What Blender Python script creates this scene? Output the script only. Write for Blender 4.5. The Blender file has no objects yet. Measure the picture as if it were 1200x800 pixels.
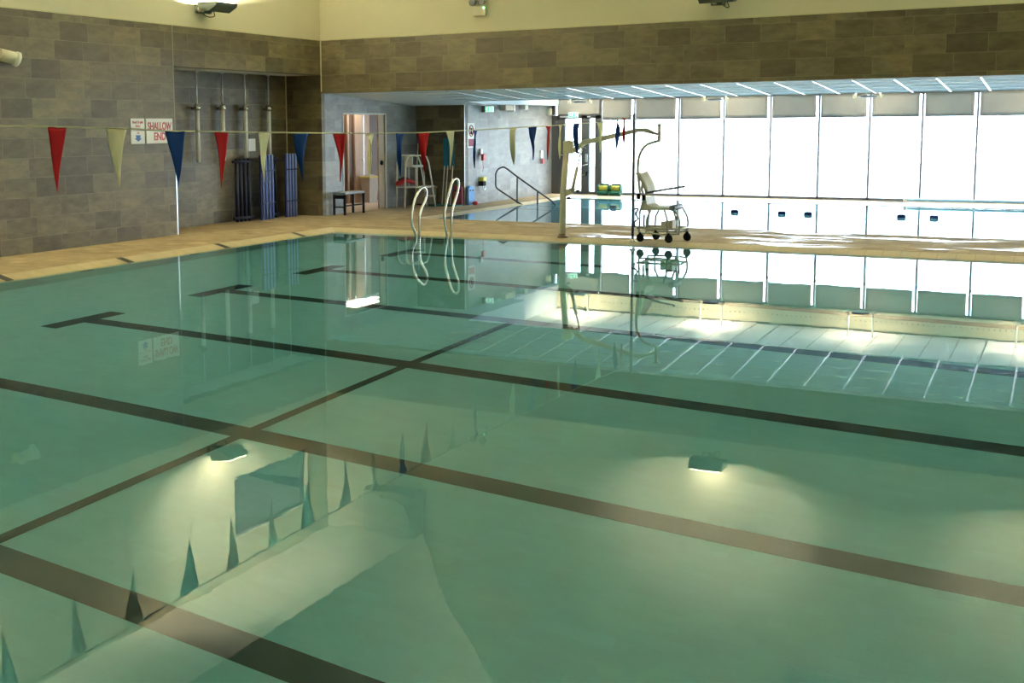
import bpy, bmesh, math, random
from mathutils import Vector, Matrix
random.seed(4)
sc = bpy.context.scene
C = sc.collection
PI = math.pi
DZ = 0.06            # deck level; water lies at z = 0

# ------------------------------------------------------------ materials
def nt(name):
    m = bpy.data.materials.new(name); m.use_nodes = True
    t = m.node_tree; t.nodes.clear()
    o = t.nodes.new('ShaderNodeOutputMaterial')
    return m, t, o
def N(t, kind, **kw):
    n = t.nodes.new(kind)
    for k, v in kw.items():
        if k.startswith('i_'): n.inputs[k[2:].replace('_', ' ')].default_value = v
        else: setattr(n, k, v)
    return n
def col(c): return (c[0], c[1], c[2], 1)
def plain(name, c, rough=.5, metal=0, var=.06, scale=8, emit=None, es=0, spec=.5, trans=0):
    m, t, o = nt(name)
    b = N(t, 'ShaderNodeBsdfPrincipled')
    b.inputs['Roughness'].default_value = rough; b.inputs['Metallic'].default_value = metal
    b.inputs['Specular IOR Level'].default_value = spec
    tc = N(t, 'ShaderNodeTexCoord'); n = N(t, 'ShaderNodeTexNoise'); n.inputs['Scale'].default_value = scale
    n.inputs['Detail'].default_value = 4
    t.links.new(tc.outputs['Object'], n.inputs['Vector'])
    r = N(t, 'ShaderNodeValToRGB')
    r.color_ramp.elements[0].position = .3; r.color_ramp.elements[1].position = .7
    r.color_ramp.elements[0].color = col([x * (1 - var) for x in c]); r.color_ramp.elements[1].color = col([min(1, x * (1 + var)) for x in c])
    t.links.new(n.outputs['Fac'], r.inputs['Fac']); t.links.new(r.outputs['Color'], b.inputs['Base Color'])
    if emit: b.inputs['Emission Color'].default_value = col(emit); b.inputs['Emission Strength'].default_value = es
    sh = b.outputs[0]
    if trans:
        tr = N(t, 'ShaderNodeBsdfTranslucent'); t.links.new(r.outputs['Color'], tr.inputs['Color'])
        mx = N(t, 'ShaderNodeMixShader'); mx.inputs[0].default_value = trans
        t.links.new(b.outputs[0], mx.inputs[1]); t.links.new(tr.outputs[0], mx.inputs[2]); sh = mx.outputs[0]
    t.links.new(sh, o.inputs['Surface'])
    return m
def tiles(name, c1, c2, mortar, w, h, ms=.006, rough=.5, off=.2, streak=.35, ramp=None, bump=.1, wet=False, nscale=2.2, vary=1.0):
    """running tiles in metres on UV with per tile tone and veined noise"""
    m, t, o = nt(name)
    b = N(t, 'ShaderNodeBsdfPrincipled')
    uv = N(t, 'ShaderNodeUVMap')
    br = N(t, 'ShaderNodeTexBrick'); br.offset = off; br.offset_frequency = 2; br.squash = 1
    br.inputs['Scale'].default_value = 1; br.inputs['Brick Width'].default_value = w; br.inputs['Row Height'].default_value = h
    br.inputs['Mortar Size'].default_value = ms; br.inputs['Mortar Smooth'].default_value = .2
    br.inputs['Color1'].default_value = col(c1); br.inputs['Color2'].default_value = col(c2); br.inputs['Mortar'].default_value = col(mortar)
    t.links.new(uv.outputs[0], br.inputs['Vector'])
    n = N(t, 'ShaderNodeTexNoise'); n.inputs['Scale'].default_value = nscale; n.inputs['Detail'].default_value = 9; n.inputs['Roughness'].default_value = .65
    n.inputs['Distortion'].default_value = .25
    mp = N(t, 'ShaderNodeMapping'); mp.inputs['Scale'].default_value = (1, 2.3, 1)
    # shift the veins tile by tile
    ad = N(t, 'ShaderNodeMixRGB', blend_type='ADD'); ad.inputs[0].default_value = 1
    sc1 = N(t, 'ShaderNodeMixRGB', blend_type='MULTIPLY'); sc1.inputs[0].default_value = 1; sc1.inputs[2].default_value = (40, 40, 40, 1)
    t.links.new(br.outputs['Color'], sc1.inputs[1])
    t.links.new(uv.outputs[0], ad.inputs[1]); t.links.new(sc1.outputs[0], ad.inputs[2])
    t.links.new(ad.outputs[0], mp.inputs['Vector']); t.links.new(mp.outputs[0], n.inputs['Vector'])
    rr = N(t, 'ShaderNodeMapRange'); rr.inputs['From Min'].default_value = .3; rr.inputs['From Max'].default_value = .7
    rr.inputs['To Min'].default_value = 1 - streak; rr.inputs['To Max'].default_value = 1 + streak * .8
    t.links.new(n.outputs['Fac'], rr.inputs['Value'])
    mu = N(t, 'ShaderNodeMixRGB', blend_type='MULTIPLY'); mu.inputs[0].default_value = 1
    t.links.new(br.outputs['Color'], mu.inputs[1]); t.links.new(rr.outputs[0], mu.inputs[2])
    t.links.new(mu.outputs[0], b.inputs['Base Color'])
    b.inputs['Roughness'].default_value = rough
    if wet:
        w1 = N(t, 'ShaderNodeTexNoise'); w1.inputs['Scale'].default_value = .9; w1.inputs['Detail'].default_value = 5; w1.inputs['Distortion'].default_value = .5
        mp2 = N(t, 'ShaderNodeMapping'); mp2.inputs['Scale'].default_value = (.6, 2.2, 1)
        t.links.new(uv.outputs[0], mp2.inputs['Vector']); t.links.new(mp2.outputs[0], w1.inputs['Vector'])
        wr = N(t, 'ShaderNodeMapRange'); wr.inputs['From Min'].default_value = .44; wr.inputs['From Max'].default_value = .53
        wr.inputs['To Min'].default_value = .9; wr.inputs['To Max'].default_value = .09
        sx = N(t, 'ShaderNodeSeparateXYZ'); t.links.new(uv.outputs[0], sx.inputs[0])
        rx = N(t, 'ShaderNodeMapRange'); rx.inputs['From Min'].default_value = 3; rx.inputs['From Max'].default_value = 8; rx.inputs['To Min'].default_value = -.25; rx.inputs['To Max'].default_value = -.085
        t.links.new(sx.outputs[0], rx.inputs['Value'])
        aw = N(t, 'ShaderNodeMath', operation='ADD'); t.links.new(w1.outputs['Fac'], aw.inputs[0]); t.links.new(rx.outputs[0], aw.inputs[1])
        t.links.new(aw.outputs[0], wr.inputs['Value']); t.links.new(wr.outputs[0], b.inputs['Roughness'])
        ws = N(t, 'ShaderNodeMapRange'); ws.inputs['From Min'].default_value = .44; ws.inputs['From Max'].default_value = .53
        ws.inputs['To Min'].default_value = .06; ws.inputs['To Max'].default_value = .5
        t.links.new(aw.outputs[0], ws.inputs['Value']); t.links.new(ws.outputs[0], b.inputs['Specular IOR Level'])
    bp = N(t, 'ShaderNodeBump'); bp.inputs['Strength'].default_value = bump; bp.inputs['Distance'].default_value = .01
    inv = N(t, 'ShaderNodeMath', operation='SUBTRACT'); inv.inputs[0].default_value = 1
    t.links.new(br.outputs['Fac'], inv.inputs[1]); t.links.new(inv.outputs[0], bp.inputs['Height'])
    t.links.new(bp.outputs[0], b.inputs['Normal'])
    t.links.new(b.outputs[0], o.inputs['Surface'])
    return m
def glass_mat(name):
    m, t, o = nt(name)
    fr = N(t, 'ShaderNodeFresnel'); fr.inputs['IOR'].default_value = 1.45
    a = N(t, 'ShaderNodeBsdfTransparent'); a.inputs['Color'].default_value = (.97, .98, .98, 1)
    g = N(t, 'ShaderNodeBsdfGlossy'); g.inputs['Roughness'].default_value = .02
    mx = N(t, 'ShaderNodeMixShader')
    # both faces of the pane reflect like an outer face (no internal reflection inside the thin sheet)
    ge = N(t, 'ShaderNodeNewGeometry'); ft = N(t, 'ShaderNodeMath', operation='SUBTRACT'); ft.inputs[0].default_value = 1
    t.links.new(ge.outputs['Backfacing'], ft.inputs[1])
    ml = N(t, 'ShaderNodeMath', operation='MULTIPLY'); t.links.new(fr.outputs[0], ml.inputs[0]); t.links.new(ft.outputs[0], ml.inputs[1])
    t.links.new(ml.outputs[0], mx.inputs[0]); t.links.new(a.outputs[0], mx.inputs[1]); t.links.new(g.outputs[0], mx.inputs[2])
    t.links.new(mx.outputs[0], o.inputs['Surface']); return m
def water_mat(name, tint, bstr=.02):
    m, t, o = nt(name)
    tc = N(t, 'ShaderNodeTexCoord')
    n = N(t, 'ShaderNodeTexNoise'); n.inputs['Scale'].default_value = 3.5; n.inputs['Detail'].default_value = 2.5
    t.links.new(tc.outputs['Object'], n.inputs['Vector'])
    # ripples gather in some places and leave the rest glassy
    k = N(t, 'ShaderNodeTexNoise'); k.inputs['Scale'].default_value = .16; k.inputs['Detail'].default_value = 1
    t.links.new(tc.outputs['Object'], k.inputs['Vector'])
    kr = N(t, 'ShaderNodeMapRange'); kr.inputs['From Min'].default_value = .42; kr.inputs['From Max'].default_value = .68
    kr.inputs['To Min'].default_value = .15; kr.inputs['To Max'].default_value = 1
    t.links.new(k.outputs['Fac'], kr.inputs['Value'])
    mm = N(t, 'ShaderNodeMath', operation='MULTIPLY'); t.links.new(n.outputs['Fac'], mm.inputs[0]); t.links.new(kr.outputs[0], mm.inputs[1])
    bp = N(t, 'ShaderNodeBump'); bp.inputs['Strength'].default_value = bstr; bp.inputs['Distance'].default_value = .02
    t.links.new(mm.outputs[0], bp.inputs['Height'])
    fr = N(t, 'ShaderNodeFresnel'); fr.inputs['IOR'].default_value = 1.333
    rf = N(t, 'ShaderNodeBsdfRefraction'); rf.inputs['IOR'].default_value = 1.333; rf.inputs['Roughness'].default_value = 0
    rf.inputs['Color'].default_value = col(tint)
    g = N(t, 'ShaderNodeBsdfGlossy'); g.inputs['Roughness'].default_value = 0
    mx = N(t, 'ShaderNodeMixShader')
    for x in (fr, rf, g): t.links.new(bp.outputs[0], x.inputs['Normal'])
    t.links.new(fr.outputs[0], mx.inputs[0]); t.links.new(rf.outputs[0], mx.inputs[1]); t.links.new(g.outputs[0], mx.inputs[2])
    t.links.new(mx.outputs[0], o.inputs['Surface']); return m

M = {}
M['slate'] = tiles('slate_tile', (.20, .165, .088), (.094, .079, .046), (.22, .185, .11), .62, .31, ms=.0045, rough=.5, streak=.38, off=.2, nscale=3)
M['grey'] = tiles('grey_tile', (.34, .34, .335), (.25, .25, .245), (.27, .27, .265), .62, .31, ms=.004, rough=.45, streak=.28, off=.2)
M['deck'] = tiles('deck_tile', (.47, .37, .235), (.40, .31, .195), (.36, .28, .18), .30, .30, ms=.006, rough=.4, off=0, streak=.28, wet=True, nscale=1.3)
M['coping'] = tiles('coping_tile', (.72, .60, .37), (.66, .55, .34), (.5, .42, .27), .25, .25, ms=.005, rough=.35, off=0, streak=.1)
M['tbar'] = plain('glossy_white_bar', (.9, .93, .96), .22, metal=.55, var=.01)
M['ceilpanel'] = plain('ceiling_panel', (.72, .81, .90), .6, var=.03, scale=2)
M['pool'] = tiles('pool_tile', (.80, .84, .78), (.77, .81, .75), (.77, .81, .75), .25, .125, ms=.003, rough=.35, off=.5, streak=.05)
M['cream'] = plain('cream_plaster', (.70, .655, .48), .8, var=.02, scale=1.5)
M['ceil'] = plain('cream_ceiling', (.70, .66, .50), .85, var=.02, scale=1)
M['white'] = plain('white_paint', (.74, .75, .74), .6, var=.02)
M['greypaint'] = plain('soffit_paint', (.68, .68, .68), .7, var=.03, scale=2)
M['bulk'] = plain('pelmet_paint', (.72, .66, .48), .6, var=.03)
M['black'] = plain('black_tile', (.022, .020, .017), .35, var=.15)
M['blackpl'] = plain('black_plastic', (.015, .015, .017), .7, spec=.15)
M['grouttrim'] = plain('grout_strip', (.34, .31, .23), .6)
M['ductm'] = plain('duct_grey_green', (.30, .31, .24), .7)
M['duct2'] = plain('duct_panel', (.42, .42, .33), .7)
M['steel'] = plain('brushed_steel', (.62, .60, .54), .22, metal=1, var=.05)
M['alu'] = plain('aluminium', (.72, .74, .76), .35, metal=1, var=.03)
M['frame'] = plain('grey_frame', (.075, .078, .085), .45)
M['mull'] = plain('mullion_grey', (.16, .17, .20), .4)
M['blind'] = plain('blind_fabric', (.40, .385, .36), .8, var=.06, scale=3, trans=.18)
M['glass'] = glass_mat('window_glass')
M['water'] = water_mat('pool_water', (.51, .88, 1.0))
M['water2'] = water_mat('learner_pool_water', (.52, .86, 1.0), .035)
M['red'] = plain('red_cloth', (.48, .012, .012), .85, spec=.1, trans=.06)
M['blue'] = plain('blue_cloth', (.012, .05, .22), .85, spec=.1, trans=.06)
M['cloth'] = plain('white_cloth', (.88, .82, .56), .8, spec=.15, trans=.2)
M['rope'] = plain('cream_rope', (.62, .58, .36), .7)
M['uplight'] = plain('lamp_housing', (.12, .14, .11), .35)
M['bulb'] = plain('lamp_glass', (.9, .85, .7), .3, emit=(1, .9, .55), es=30)
M['hoist'] = plain('hoist_enamel', (.62, .57, .46), .35, var=.04)
M['seatpl'] = plain('cream_plastic', (.70, .66, .52), .4)
M['lgw'] = plain('white_steel_tube', (.86, .84, .76), .35)
M['chairm'] = plain('chair_tube', (.48, .45, .38), .35)
M['rodw'] = plain('white_rod', (.92, .92, .88), .3)
M['pipew'] = plain('pale_pipe', (.92, .91, .88), .25)
M['chairp'] = plain('chair_plastic', (.52, .49, .40), .45)
M['navy'] = plain('navy_foam', (.008, .014, .05), .55)
M['bright'] = plain('light_blue_stripe', (.30, .42, 1.0), .4)
M['royal'] = plain('royal_blue', (.01, .02, .13), .5)
M['maroon'] = plain('maroon_foam', (.36, .05, .09), .6)
M['sky'] = plain('sky_blue_foam', (.10, .34, .75), .5)
M['redpl'] = plain('red_plastic', (.6, .03, .03), .4)
M['tan'] = plain('tan_laminate', (.56, .42, .30), .5, var=.08, scale=3)
M['brown'] = plain('brown_laminate', (.13, .08, .055), .5, var=.12, scale=3)
M['binp'] = plain('beige_bin', (.48, .43, .36), .45)
M['yellow'] = plain('yellow_plastic', (.75, .65, .10), .5)
M['green'] = plain('green_plastic', (.01, .13, .08), .5)
M['signw'] = plain('sign_white', (.80, .78, .72), .4, var=.02)
M['signr'] = plain('sign_red', (.45, .02, .03), .4)
M['signb'] = plain('sign_blue', (.02, .10, .42), .4)
M['exitg'] = plain('exit_green', (.05, .45, .28), .4, emit=(.15, .8, .5), es=.8)
M['exitw'] = plain('exit_white', (.8, .85, .8), .4, emit=(.8, 1, .9), es=1.2)
M['led'] = plain('green_led', (.1, .8, .3), .4, emit=(.2, 1, .45), es=6)
M['panel'] = plain('lit_panel', (.9, .9, .9), .4, emit=(1, .93, .82), es=5)
M['teal'] = plain('teal_blade', (.01, .20, .34), .5)
M['tealm'] = plain('teal_mat', (.02, .18, .17), .7)
M['galw'] = plain('gallery_grey', (.55, .53, .50), .8)
M['galt'] = plain('gallery_teal', (.10, .30, .32), .8)
M['lobbyf'] = plain('lobby_floor_vinyl', (.62, .50, .36), .45)
M['tabletop'] = plain('blue_grey_top', (.22, .27, .33), .4)
M['dark'] = plain('dark_rubber', (.03, .03, .035), .6)
M['lampw'] = plain('uplighter_grey', (.14, .155, .17), .4)
M['cover'] = plain('pale_blue_cover', (.35, .60, .85), .5)

# ------------------------------------------------------------ mesh builders
class MB:
    def __init__(s): s.bm = bmesh.new(); s.mats = []
    def mi(s, m):
        if m is None: return 0
        if m not in s.mats: s.mats.append(m)
        return s.mats.index(m)
    def _fin(s, verts, m, smooth=False):
        i = s.mi(m); fs = set()
        for v in verts:
            for f in v.link_faces: fs.add(f)
        for f in fs: f.material_index = i; f.smooth = smooth
    def box(s, a, b, m=None, bev=0):
        a = [min(p) for p in zip(a, b)] if False else a
        lo = [min(x, y) for x, y in zip(a, b)]; hi = [max(x, y) for x, y in zip(a, b)]
        c = [(x + y) / 2 for x, y in zip(lo, hi)]; d = [max(y - x, 1e-4) for x, y in zip(lo, hi)]
        r = bmesh.ops.create_cube(s.bm, size=1, matrix=Matrix.Translation(c) @ Matrix.Diagonal((*d, 1)))
        vs = r['verts']
        if bev:
            es = list({e for v in vs for e in v.link_edges})
            r2 = bmesh.ops.bevel(s.bm, geom=es, offset=min(bev, min(d) * .45), segments=2, affect='EDGES', profile=.6)
            vs = list({v for f in r2['faces'] for v in f.verts} | {v for v in vs if v.is_valid})
        s._fin(vs, m); return s
    def poly(s, pts, m=None):
        f = s.bm.faces.new([s.bm.verts.new(p) for p in pts]); f.material_index = s.mi(m); return s
    def prism(s, pts, off, m=None, smooth=False):
        """closed outline pts extruded by vector off"""
        o = Vector(off); n = len(pts)
        A = [s.bm.verts.new(p) for p in pts]; B = [s.bm.verts.new(Vector(p) + o) for p in pts]
        fs = [s.bm.faces.new(A[::-1]), s.bm.faces.new(B)]
        for i in range(n): fs.append(s.bm.faces.new([A[i], A[(i + 1) % n], B[(i + 1) % n], B[i]]))
        for f in fs: f.material_index = s.mi(m)
        for f in fs[2:]: f.smooth = smooth
        return s
    def tube(s, pts, r, m=None, seg=10, closed=False, cap=True, round_=0):
        pts = [Vector(p) for p in pts]
        if round_:
            k0 = len(pts); pts = smooth_path(pts, round_, closed)
            if isinstance(r, (list, tuple)):
                r = [r[min(int(i / round_), k0 - 1)] + (r[min(int(i / round_) + 1, k0 - 1)] - r[min(int(i / round_), k0 - 1)]) * ((i % round_) / round_) for i in range(len(pts))]
        n = len(pts); rings = []
        up = None
        for i, p in enumerate(pts):
            if closed: d = (pts[(i + 1) % n] - pts[i - 1])
            else: d = pts[min(i + 1, n - 1)] - pts[max(i - 1, 0)]
            d.normalize()
            if up is None: up = d.orthogonal().normalized()
            up = (up - d * up.dot(d)); up = up.normalized() if up.length > 1e-6 else d.orthogonal().normalized()
            w = d.cross(up); rr = r[i] if isinstance(r, (list, tuple)) else r
            rings.append([s.bm.verts.new(p + (up * math.cos(2 * PI * k / seg) + w * math.sin(2 * PI * k / seg)) * rr) for k in range(seg)])
        mi = s.mi(m)
        for i in range(n if closed else n - 1):
            a, b = rings[i], rings[(i + 1) % n]
            for k in range(seg):
                f = s.bm.faces.new([a[k], a[(k + 1) % seg], b[(k + 1) % seg], b[k]]); f.smooth = True; f.material_index = mi
        if cap and not closed:
            for q in (rings[0][::-1], rings[-1]):
                f = s.bm.faces.new(q); f.material_index = mi
        return s
    def cyl(s, a, b, r, m=None, seg=16, r2=None):
        return s.tube([a, b], [r, r if r2 is None else r2], m, seg)
    def lathe(s, prof, org, axis=(0, 0, 1), m=None, seg=20):
        ax = Vector(axis).normalized(); u = ax.orthogonal().normalized(); w = ax.cross(u); o = Vector(org)
        rings = [[s.bm.verts.new(o + ax * h + (u * math.cos(2 * PI * k / seg) + w * math.sin(2 * PI * k / seg)) * max(r, 1e-4)) for k in range(seg)] for r, h in prof]
        mi = s.mi(m)
        for a, b in zip(rings, rings[1:]):
            for k in range(seg):
                f = s.bm.faces.new([a[k], a[(k + 1) % seg], b[(k + 1) % seg], b[k]]); f.smooth = True; f.material_index = mi
        for q in (rings[0][::-1], rings[-1]):
            f = s.bm.faces.new(q); f.material_index = mi
        return s
    def grid(s, fn, nu, nv, m=None, smooth=True):
        V = [[s.bm.verts.new(fn(i / nu, j / nv)) for j in range(nv + 1)] for i in range(nu + 1)]
        mi = s.mi(m)
        for i in range(nu):
            for j in range(nv):
                f = s.bm.faces.new([V[i][j], V[i + 1][j], V[i + 1][j + 1], V[i][j + 1]]); f.smooth = smooth; f.material_index = mi
        return s
    def build(s, name, mat=None, parent=None, loc=None, keep_normals=False):
        bm = s.bm
        if not keep_normals: bmesh.ops.recalc_face_normals(bm, faces=bm.faces)
        if loc is not None:
            for v in bm.verts: v.co -= Vector(loc)
        uvl = bm.loops.layers.uv.new('UVMap')
        off = Vector(loc) if loc is not None else Vector((0, 0, 0))
        bm.normal_update()
        for f in bm.faces:
            n = f.normal; ax = max(range(3), key=lambda i: abs(n[i]))
            for l in f.loops:
                p = l.vert.co + off
                l[uvl].uv = (p.y, p.z) if ax == 0 else ((p.x, p.z) if ax == 1 else (p.x, p.y))
        me = bpy.data.meshes.new(name); bm.to_mesh(me); bm.free()
        ms = s.mats if s.mats else [mat]
        for m in ms: me.materials.append(M[m] if isinstance(m, str) else (m or M[mat]))
        o = bpy.data.objects.new(name, me); C.objects.link(o)
        if loc is not None: o.location = loc
        if parent is not None:
            o.parent = parent
            if loc is None: o.matrix_parent_inverse = Matrix.Translation(-Vector(parent.location)) if parent.rotation_euler.z == 0 else parent_world(parent).inverted()
            else: o.location = Vector(loc) - Vector(parent.location)
        return o
def parent_world(p):
    return Matrix.Translation(p.location) @ p.rotation_euler.to_matrix().to_4x4()
def smooth_path(pts, k=6, closed=False):
    out = []; n = len(pts)
    rng = range(n if closed else n - 1)
    for i in rng:
        p0 = pts[i - 1] if (i > 0 or closed) else pts[i]; p1 = pts[i]; p2 = pts[(i + 1) % n]
        p3 = pts[(i + 2) % n] if (closed or i + 2 < n) else p2
        for j in range(k):
            t = j / k
            out.append(.5 * ((2 * p1) + (-p0 + p2) * t + (2 * p0 - 5 * p1 + 4 * p2 - p3) * t * t + (-p0 + 3 * p1 - 3 * p2 + p3) * t ** 3))
    if not closed: out.append(pts[-1])
    return out
def tag(o, label=None, cat=None, group=None, kind=None):
    if label: o['label'] = label
    if cat: o['category'] = cat
    if group: o['group'] = group
    if kind: o['kind'] = kind
    return o
def thing(name, label, cat, loc, group=None, rz=0):
    o = bpy.data.objects.new(name, None); C.objects.link(o); o.location = loc; o.rotation_euler = (0, 0, rz)
    return tag(o, label, cat, group)
def struct(name, mb, mat=None, keep=False):
    return tag(mb.build(name, mat, keep_normals=keep), kind='structure')
def copy_tree(o, parent=None):
    c = o.copy(); C.objects.link(c)
    if parent is not None: c.parent = parent
    for ch in [x for x in bpy.data.objects if x.parent == o]: copy_tree(ch, c)
    return c
def text_mesh(mb_name, txt, size, mat, origin, ux, uz, parent, width=None, align='CENTER'):
    """flat lettering standing on a surface: origin = middle of the baseline, ux = reading direction, uz = up"""
    cu = bpy.data.curves.new('lettering', 'FONT'); cu.body = txt; cu.size = size; cu.align_x = align; cu.extrude = .0015; cu.offset = size * .028
    t = bpy.data.objects.new('tmp', cu); C.objects.link(t)
    dg = bpy.context.evaluated_depsgraph_get(); me = bpy.data.meshes.new_from_object(t.evaluated_get(dg))
    bpy.data.objects.remove(t); bpy.data.curves.remove(cu)
    ux = Vector(ux).normalized(); uz = Vector(uz).normalized(); un = ux.cross(uz)
    xs = [v.co.x for v in me.vertices]; k = 1 if not width or not xs else width / (max(xs) - min(xs))
    for v in me.vertices: v.co = ux * v.co.x * k + uz * v.co.y + un * v.co.z
    me.materials.clear(); me.materials.append(M[mat]); me.name = mb_name
    o = bpy.data.objects.new(mb_name, me); C.objects.link(o); o.location = Vector(origin) - (Vector(parent.location) if parent else Vector())
    if parent: o.parent = parent
    return o
def area_light(name, loc, size, power, color, direction=(0, 0, 1), size_y=None, parent=None, spread=PI):
    l = bpy.data.lights.new(name, 'AREA'); l.energy = power; l.color = color; l.size = size; l.spread = spread
    if size_y: l.shape = 'RECTANGLE'; l.size_y = size_y
    o = bpy.data.objects.new(name, l); C.objects.link(o)
    o.rotation_euler = Vector(direction).to_track_quat('-Z', 'Y').to_euler()
    o.location = Vector(loc) - (Vector(parent.location) if parent else Vector())
    if parent: o.parent = parent
    return o

# ------------------------------------------------------------ room extents
XR, YN, YW = 28.6, -23.2, 9.62       # right wall, near wall, window wall
XP, YP, XP2, YP2 = 2.0, -2.56, 27.0, -20.55     # main pool edges
QX, QY, QX2, QY2 = 2.35, 0.55, 26.5, 8.7        # learner pool edges
ZT, ZB = 3.84, 2.72

# deck (one continuous floor with two pool openings)
mb = MB(); cw = .27
def slab(mb, x0, y0, x1, y1, z=DZ, m=None): mb.box((x0, y0, z - .12), (x1, y1, z), m)
slab(mb, -.95, YN, 0, 0)
slab(mb, 0, YN, XP - cw, YW)
slab(mb, XP - cw, YP + cw, XR, QY - .2)
slab(mb, XP - cw, YN, XR, YP2 - cw)
slab(mb, XP2 + cw, YP2 - cw, XR, YP + cw)
slab(mb, XP - cw, QY - .2, QX - .2, YW)
slab(mb, QX - .2, QY2 + .2, XR, YW + .1)
slab(mb, QX2 + .2, QY - .2, XR, QY2 + .2)
struct('floor', mb, 'deck')

# sloped copings with dark slots let into them
def coping(name, x0, y0, x1, y1, w, z0, marks=()):
    mb = MB()
    o = [(x0 - w, y0 - w), (x1 + w, y0 - w), (x1 + w, y1 + w), (x0 - w, y1 + w)]
    i = [(x0, y0), (x1, y0), (x1, y1), (x0, y1)]
    for k in range(4):
        a, b = o[k], o[(k + 1) % 4]; c, d = i[(k + 1) % 4], i[k]
        mb.poly([(*a, DZ + .001), (*b, DZ + .001), (*c, z0), (*d, z0)], 'coping')
        mb.poly([(*d, z0), (*c, z0), (*c, z0 - .05), (*d, z0 - .05)], 'coping')
    for y in marks:
        mb.poly([(x0 - w, y - .07, DZ + .004), (x0 - w, y + .07, DZ + .004), (x0, y + .07, z0 + .003), (x0, y - .07, z0 + .003)], 'black')
    return struct(name, mb)
coping('trim_1', XP, YP2, XP2, YP, cw, .0, (-17.3, -15.0, -12.7, -10.39, -8.1, -5.8, -3.58))
coping('trim_2', QX, QY, QX2, QY2, .2, .02)

# main pool basin: shallow at the left wall, deeper to the right
def dep(x): return .82 + .068 * (x - XP)
LANES = [-4.25, -6.68, -9.02, -11.48, -14.02, -16.58, -19.05]
mb = MB(); e = .003
xs = [XP, XP2]
mb.poly([(XP, YP2, -dep(XP)), (XP2, YP2, -dep(XP2)), (XP2, YP, -dep(XP2)), (XP, YP, -dep(XP))], 'pool')
for (ax, ay, bx, by) in ((XP, YP2, XP, YP), (XP, YP, XP2, YP), (XP2, YP, XP2, YP2), (XP2, YP2, XP, YP2)):
    mb.poly([(ax, ay, -dep(ax)), (bx, by, -dep(bx)), (bx, by, 0), (ax, ay, 0)], 'pool')
def fl(x0, y0, x1, y1, h=e):
    mb.poly([(x0, y0, -dep(x0) + h), (x1, y0, -dep(x1) + h), (x1, y1, -dep(x1) + h), (x0, y1, -dep(x0) + h)], 'black')
for y in LANES:
    fl(4.56, y - .125, 24.6, y + .125)
    fl(4.31, y - .55, 4.56, y + .55)
    fl(24.6, y - .55, 24.85, y + .55)
    for X, s in ((XP, 1), (XP2, -1)):
        for (h, z0, z1) in ((.26, -.045, -.085), (.12, -.085, -.17)):
            mb.poly([(X + s * e, y - h, z0), (X + s * e, y + h, z0), (X + s * e, y + h, z1), (X + s * e, y - h, z1)], 'black')
fl(8.66, YP2, 8.76, -9.1, .006)
struct('pool_basin', mb, keep=True)
mb = MB(); mb.poly([(XP, YP2, 0), (XP2, YP2, 0), (XP2, YP, 0), (XP, YP, 0)]); struct('water_surface', mb, 'water', keep=True)
# learner pool basin with steps along its left side
mb = MB()
mb.poly([(QX, QY, -.75), (QX2, QY, -.75), (QX2, QY2, -.75), (QX, QY2, -.75)], 'pool')
for (ax, ay, bx, by) in ((QX, QY, QX, QY2), (QX, QY2, QX2, QY2), (QX2, QY2, QX2, QY), (QX2, QY, QX, QY)):
    mb.poly([(ax, ay, -.75), (bx, by, -.75), (bx, by, .02), (ax, ay, .02)], 'pool')
for k in range(3): mb.box((QX, 4.7, -.75), (QX + 1.05 - .33 * k, 6.2, -.55 + .2 * k), 'pool')
struct('learner_pool_basin', mb, keep=True)
mb = MB(); mb.poly([(QX, QY, .02), (QX2, QY, .02), (QX2, QY2, .02), (QX, QY2, .02)]); struct('learner_water_surface', mb, 'water2', keep=True)

# ------------------------------------------------------------ walls
AY, AZ, AD = -4.74, 3.11, .93       # alcove
OY0, OY1, OZ0, OZ1 = -3.3, -.76, 4.95, 6.2   # viewing opening
mb = MB(); T = .25
mb.box((-T, YN, -.1), (0, AY, ZT), 'slate')
mb.box((-T, AY, AZ), (0, 0, ZT), 'slate')
mb.box((-AD - .15, AY - .2, -.1), (-AD, 0.2, AZ + .1), 'slate')
mb.box((-AD, AY - .15, -.1), (-T, AY, AZ + .1), 'slate')
mb.box((-AD, 0, -.1), (0, .12, AZ + .1), 'slate')
mb.box((-AD, AY, AZ), (-T, 0, AZ + .1), 'greypaint')
mb.box((-T, YN, ZT), (-.01, OY0, 12), 'cream')
mb.box((-T, OY1, ZT), (-.01, 0.3, 12), 'cream')
mb.box((-T, OY0, ZT), (-.01, OY1, OZ0), 'cream')
mb.box((-T, OY0, OZ1), (-.01, OY1, 12), 'cream')
struct('wall_left', mb)
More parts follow.
